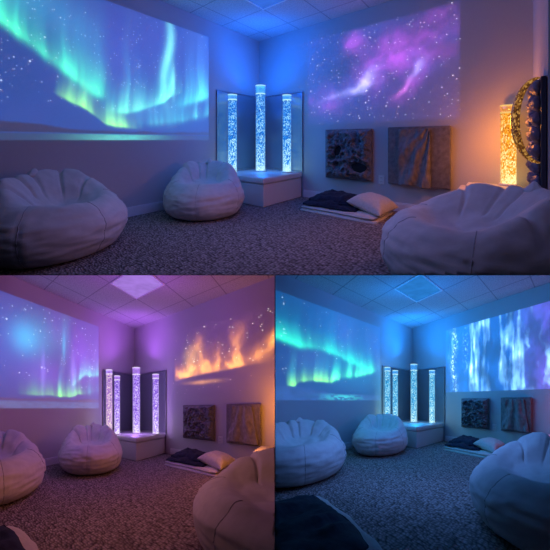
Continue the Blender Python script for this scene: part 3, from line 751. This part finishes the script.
CLEAR_B = mat_acrylic('clear_acrylic_blue_lit', (.72, .86, .98), (.02, .12, .3)); RING_B = mat_emit('lit_ring_blue', (.5, .9, 1), 1.1)
CLEAR_V = mat_acrylic('clear_acrylic_violet_lit', (.86, .8, .98), (.16, .08, .3)); RING_V = mat_emit('lit_ring_violet', (.85, .72, 1), 1.1)
CLEAR_A = mat_acrylic('clear_acrylic_amber_lit', (1, .85, .65), (.22, .09, .01)); RING_A = mat_emit('lit_ring_amber', (1, .62, .2), 1.0)
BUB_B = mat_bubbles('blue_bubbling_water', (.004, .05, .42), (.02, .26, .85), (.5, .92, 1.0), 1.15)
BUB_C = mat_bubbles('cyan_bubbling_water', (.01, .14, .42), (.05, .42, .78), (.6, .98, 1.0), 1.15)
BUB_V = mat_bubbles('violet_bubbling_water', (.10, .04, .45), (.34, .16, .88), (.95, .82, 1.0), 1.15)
BUB_VW = mat_bubbles('violet_and_amber_reflected_water', (.16, .06, .42), (.55, .26, .7), (1.0, .85, .7), 1.1)  # emission for a mirrored tube that is built solid
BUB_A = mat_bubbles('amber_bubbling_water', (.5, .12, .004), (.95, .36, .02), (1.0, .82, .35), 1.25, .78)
ARC_REFL = mat_bubbles('amber_reflection_glow', (.06, .02, .01), (.26, .09, .015), (.95, .5, .12), .75, .6, 110)  # emission for the mirrored amber tube, not a lamp of its own

U = 'upper room'; V = 'violet lower-left room'; W = 'blue lower-right room'
# ---- upper room
shell(R1, 3.72, 3.9, .29)
bmw = bmesh.new()
q = [bmw.verts.new(R1.w(p) - R1.w((3.5, 0, 0))) for p in ((3.5, 0, 0), (3.5, 1.02, 0), (3.5, 1.02, 2.6), (3.5, 0, 2.6), (3.72, 1.02, 0), (3.72, 1.02, 2.6), (3.72, 1.85, 0), (3.72, 1.85, 2.6))]
for f in ((0, 1, 2, 3), (1, 4, 5, 2), (4, 6, 7, 5)): bmw.faces.new([q[i] for i in f])
tag(put('wall_end', bmw, M['wall'], R1, R1.w((3.5, 0, 0)), (Vector((1, 0, 0)), Vector((0, 1, 0)), Vector((0, 0, 1))), None, smooth=False, closed=False), kind='structure')
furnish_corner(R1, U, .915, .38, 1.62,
    [(-.228, 4.30, .078, 1.335, 'bubble tube glowing blue, tallest and central on the podium', 0), (-.628, 4.04, .068, 1.15, 'reflection of the blue bubble tube, built solid before the left mirror', 0), (.18, 4.14, .068, 1.16, 'reflection of the blue bubble tube, built solid before the right mirror', 0)],  # side tubes are mirror reflections of the centre tube, built as solids
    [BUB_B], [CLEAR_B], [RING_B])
picture(R1, 'L', 1.083, 3.85, .872, 2.36, aurora_one, starfield(420, 1.1, 3.8, 1.2, 2.34, 1, .003, .006, .75, ((.8, .9, 1), (.6, .75, 1))), .95, 'projected_aurora', 'wide green aurora over dark hills and water projected on left wall, upper room')
picture(R1, 'R', .985, 2.945, 1.085, 2.39, nebula, starfield(270, 1.0, 2.93, 1.11, 2.37, 2, .003, .0075, .95, ((1, .95, 1), (.8, .85, 1), (1, .8, .95))), .95, 'projected_nebula', 'purple and blue starry nebula projected above the fabric panels, upper room')
relief_board(R1, 1.32, 1.99, .335, 1.02, 'square grey crumpled relief panel with two black oval holes, upper room', [(.31, .57, .072, .045, 1.1), (.76, .25, .10, .064, -.1)], 3)
drape_board(R1, 2.19, 2.85, .335, 1.03, 'wide taupe panel with long cloth hanging down its middle, upper room', .2, .705, 5, spread=0, drop=.0)
outlet(R1, 2.10, .37, 'white wall outlet between the two fabric panels, upper room')
bedding(R1, U, (1.32, 2.28, .1, .72))
beanbag(R1, R1.rd(-.835, 3.27), .06, 'white beanbag by the podium facing the viewer, upper room', 1, .465, .60, .38)
beanbag(R1, R1.rd(-1.735, 2.2), 1.2, 'large white beanbag under the aurora at left edge, upper room', 2, .48, .6, .39)
beanbag(R1, R1.rd(1.16, 1.62), -1.7, 'large white beanbag in front of the amber tube, upper room', 3, .5, .59, .40)
bench(R1, 2.93, 3.47, .03, .52, .40, 'low white bench on dark legs under the amber tube, upper room')
t = Thing(R1, 'tube_plinth', (3.22, .19, .402), 'flat white plinth on the bench carrying the amber tube, upper room', 'plinth', mode='XY'); t.part('block', box(-.22, .2, -.14, .14, 0, .035, .012, seg=3), M['vinyl'])
bubble_tube(R1, (3.321, .10, .44), .062, .755, BUB_A, CLEAR_A, RING_A, 'amber bubble tube on the white plinth by right wall, upper room', cap=.07)
t = Thing(R1, 'padded_wall_panel', (3.497, .8, .42), 'dark blue padded panel with rounded bumps at far right edge, upper room', 'wall panel', mode='XY')
t.part('backing_slab', box(-.03, -.002, -.25, .20, 0, .88, .004), M['slab'], smooth=False)
for c_ in range(3):
    for k in range(8):
        rr = random.Random(c_ * 10 + k); b = bmesh.new(); bmesh.ops.create_icosphere(b, subdivisions=3, radius=1)
        cz = .055 + k * .11 + (.02 if c_ % 2 else -.01); cy = -.2 + c_ * .155
        for v in b.verts: v.co = Vector((-.032 + min(0, v.co.x) * rr.uniform(.035, .055) + max(0, v.co.x) * .001, cy + v.co.y * .068, cz + v.co.z * .056))
        t.part('padded_bump', b, M['slate'])
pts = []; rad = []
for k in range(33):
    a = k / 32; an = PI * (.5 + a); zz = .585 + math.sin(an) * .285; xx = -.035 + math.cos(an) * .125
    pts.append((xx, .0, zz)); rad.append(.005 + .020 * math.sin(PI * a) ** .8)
t2 = Thing(R1, 'amber_tube_reflection', (3.497, 1.0, .42), 'curved reflection of the amber tube, built as a glowing arc bowing out from the padded panel, upper room', 'bubble tube', mode='XY')
t2.part('reflection_arc', tube(pts, rad, 16), ARC_REFL)  # glowing arc built in place of the amber tube's reflection in a convex dome
light_tile(R1, 1.115, 1.115, (.04, .16, .8), 1.0, 'square blue-lit ceiling panel at top, upper room')

# ---- violet room
shell(R2, 3.3, 3.1, .29)
furnish_corner(R2, V, .835, .38, 1.585,
    [(-.022, 3.80, .075, 1.235, 'bubble tube glowing violet, tallest and central on the podium', 0), (-.50, 3.52, .058, 1.14, 'violet and amber tube reflection, built solid nearest the podium left edge', 1), (-.37, 3.62, .055, 1.05, 'slim violet tube reflection, built solid second from left on the podium', 0), (.33, 3.62, .06, 1.08, 'reflection of the violet bubble tube, built solid before the right mirror', 0)],  # all but the centre tube are mirror reflections, built as glowing solids
    [BUB_V, BUB_VW], [CLEAR_V, CLEAR_V], [RING_V, RING_V])
picture(R2, 'L', .96, 3.05, .855, 2.35, aurora_two, starfield(170, 1.0, 3.0, 1.2, 2.3, 3, .004, .0085, .9, ((.8, .9, 1),)), .95, 'projected_aurora', 'blue and purple aurora with green hem projected on left wall, violet lower-left room')
picture(R2, 'R', .93, 3.1, 1.05, 2.32, firecloud, starfield(95, 1.0, 2.6, 1.5, 2.2, 4, .003, .008, 1.1, ((1, .95, .85), (1, .8, .6))) + starfield(16, 1.0, 2.6, 1.1, 1.35, 5, .004, .008, .7, ((.9, .6, .7),)), 1.0, 'projected_firecloud', 'glowing orange cloud with scattered stars projected on right wall, violet lower-left room')
relief_board(R2, 1.21, 1.76, .335, .91, 'square crumpled grey relief panel nearest the mirror, violet lower-left room', [], 11)
drape_board(R2, 1.95, 2.40, .335, .92, 'narrow taupe panel with gathered cloth nearest the orange light, violet lower-left room', .1, .88, 7, spread=.45, drop=-.03, gather=.5)
outlet(R2, 1.85, .36, 'white wall outlet between the two fabric panels, violet lower-left room')
bedding(R2, V, (1.25, 2.07, .1, .7))
beanbag(R2, R2.rd(-.665, 2.86), .12, 'white beanbag by the podium facing the viewer, violet lower-left room', 4, .445, .60, .37)
beanbag(R2, R2.rd(-1.45, 2.0), .75, 'white beanbag cut by the left edge of the frame, violet lower-left room', 5, .48, .6, .39)
beanbag(R2, R2.rd(.83, 1.16), -1.25, 'white beanbag in right foreground before the folded bedding, violet lower-left room', 6, .49, .57, .36)
bench(R2, 2.40, 2.95, .04, .5, .35, 'white bench end at right behind the beanbag, violet lower-left room')
light_tile(R2, 1.115, 1.115, (.5, .26, .95), .8, 'square lilac-lit ceiling panel at top, violet lower-left room')

# ---- blue room
shell(R3, 3.4, 3.4, .34)
furnish_corner(R3, W, .915, .38, 1.57,
    [(.03, 4.16, .075, 1.24, 'bubble tube glowing cyan, tallest and central on the podium', 0), (-.50, 3.84, .06, 1.12, 'cyan tube reflection, built solid nearest the podium left edge', 0), (-.352, 3.93, .058, 1.07, 'slim cyan tube reflection, built solid second from left on the podium', 0), (.40, 3.92, .062, 1.07, 'reflection of the cyan bubble tube, built solid before the right mirror', 0)],  # outer three are reflections in the mirrors, modelled as lit tubes
    [BUB_C], [CLEAR_B], [RING_B])
picture(R3, 'L', 1.0, 3.35, .85, 2.34, aurora_three, starfield(170, 1.05, 3.3, 1.15, 2.3, 6, .004, .008, .7, ((.7, .9, 1),)), .95, 'projected_aurora', 'teal S-shaped aurora over rocky shore projected on left wall, blue lower-right room')
picture(R3, 'R', .943, 3.05, 1.02, 2.32, waterfall, [], 1.6, 'projected_waterfall', 'white and blue waterfall projected on right wall, blue lower-right room')
relief_board(R3, 1.31, 1.84, .335, .89, 'square crumpled grey relief panel under the waterfall beside the mirror, blue lower-right room', [], 17)
drape_board(R3, 2.05, 2.5, .335, .90, 'narrow panel with gathered cloth near the pink glow, blue lower-right room', .1, .88, 9, spread=.45, drop=-.03, gather=.5)
outlet(R3, 1.935, .375, 'white wall outlet between the two fabric panels, blue lower-right room')
bedding(R3, W, (1.28, 2.13, .1, .68))
beanbag(R3, R3.rd(-.54, 3.24), .0, 'white beanbag by the podium facing the viewer, blue lower-right room', 7, .46, .60, .38)
beanbag(R3, R3.rd(-1.27, 2.2), .6, 'large white beanbag under the teal aurora, blue lower-right room', 8, .48, .6, .4)
beanbag(R3, R3.rd(.90, 1.32), -1.25, 'white beanbag in right foreground near the pink glow, blue lower-right room', 9, .49, .58, .37)
bench(R3, 2.56, 3.1, .04, .5, .36, 'white bench end at right behind the beanbag, blue lower-right room')
light_tile(R3, 1.165, 1.165, (.03, .27, .85), .8, 'square blue-lit ceiling panel at top, blue lower-right room')

# blankets in the near left corner of the two lower rooms
def near_bedding(R, r, d, where, n):
    cx, cd = r, d; ang = -.76; w, l = .85, .8
    c, s = math.cos(ang), math.sin(ang)
    # far corner at (r, d): slab runs towards the viewer
    k = (cx - (-w / 2 * c - l / 2 * s), cd - (-w / 2 * s + l / 2 * c))
    t = Thing(R, 'folded_blanket', R.rd(k[0], k[1], 0), 'pale folded blanket in near left corner under navy blanket, ' + where, 'blanket', 'bedding piles in the near left corners', ang=ang)
    t.part('folded_layer', soft_slab(w, l, .14, seed=n, amp=.015, p=8), M['cream'])
    t = Thing(R, 'folded_blanket', R.rd(k[0] - .022, k[1] - .045, .128), 'navy blanket thrown over the pale blanket in near left corner, ' + where, 'blanket', 'bedding piles in the near left corners', ang=ang)
    t.part('folded_layer', soft_slab(w * .89, l * .89, .035, seed=n + 3, amp=.034, p=5, q=2, fold=.034), M['navy'])
near_bedding(R3, -.73, 1.57, W, 21)
near_bedding(R2, -.80, 1.36, V, 25)

# ------------------------------------------------------------------ light
def uplight(R, p, c, power, size=.13):
    area(R, 'tube_uplight', p, (p[0], p[1], p[2] + 1), c, power, size)
BL = (.03, .16, 1.0)
def corner_light(R, c, near, far, up):
    uplight(R, (.35, .35, 1.74), c, up, .3)
    lamp(R, 'corner_fill', (.5, .5, 2.15), c, near, .4); lamp(R, 'corner_fill', (1.25, 1.25, 1.95), c, far, .4)  # both points are unseen fills added to spread the corner colour
corner_light(R1, (.0, .14, 1.0), 15, 13, 5); lamp(R1, 'podium_fill', (.55, .55, .62), (.0, .22, 1.0), 4, .1)  # podium point is an added fill boosting the light from the tubes
lamp(R1, 'amber_glow', (3.15, .34, 1.0), (1.0, .28, .03), 11, .08)
area(R1, 'room_fill', (2.0, 2.0, 1.35), (1.95, 1.95, 0), (.42, .31, .9), 7, 1.6); area(R1, 'soft_fill', (1.9, 2.1, 2.5), (1.7, 1.7, 0), (.2, .22, .85), 1.8, 2.0)  # added unseen fills: one low over floor and bags, one overhead
corner_light(R2, (.42, .10, .95), 7, 13, 4); lamp(R2, 'podium_fill', (.5, .5, .6), (.5, .2, 1.0), 4, .1)  # violet podium point is an extra fill without a fixture
lamp(R2, 'amber_glow', (2.45, .38, .75), (1.0, .30, .03), 12, .08)
area(R2, 'room_fill', (1.75, 1.7, 1.35), (1.7, 1.65, 0), (.95, .31, .26), 3.5, 1.3); lamp(R2, 'soft_fill', (2.0, 2.15, 1.1), (.95, .34, .27), 8, .4)  # no fixtures here: warm fills added for carpet, bags and walls
corner_light(R3, (.0, .24, 1.0), 20, 24, 6); lamp(R3, 'podium_fill', (.55, .55, .6), (.0, .42, 1.0), 4, .1)  # podium point again an added fill, tinted like the tubes
lamp(R3, 'pink_glow', (2.92, .16, .68), (1.0, .10, .14), 3.5, .08)
area(R3, 'room_fill', (1.7, 2.0, 1.5), (1.7, 1.9, 0), (.12, .27, .85), 19, 1.5); lamp(R3, 'soft_fill', (1.8, 2.1, 1.5), (.02, .22, .9), 8, .5)  # blue fills added unseen in mid-room to lift floor and bags

wd = bpy.data.worlds.new('dim_surround'); SC.world = wd; wd.use_nodes = True
bgn = wd.node_tree.nodes.get('Background') or wd.node_tree.nodes.new('ShaderNodeBackground')
bgn.inputs[0].default_value = (.03, .03, .06, 1); bgn.inputs[1].default_value = .25

cam = bpy.data.cameras.new('camera'); co = bpy.data.objects.new('camera', cam); C.objects.link(co)
co.location = (0, 0, EYE); co.rotation_euler = (PI / 2, 0, 0); cam.sensor_width = 36; cam.lens = 36 * 400 / 550; cam.clip_start = .05
SC.camera = co
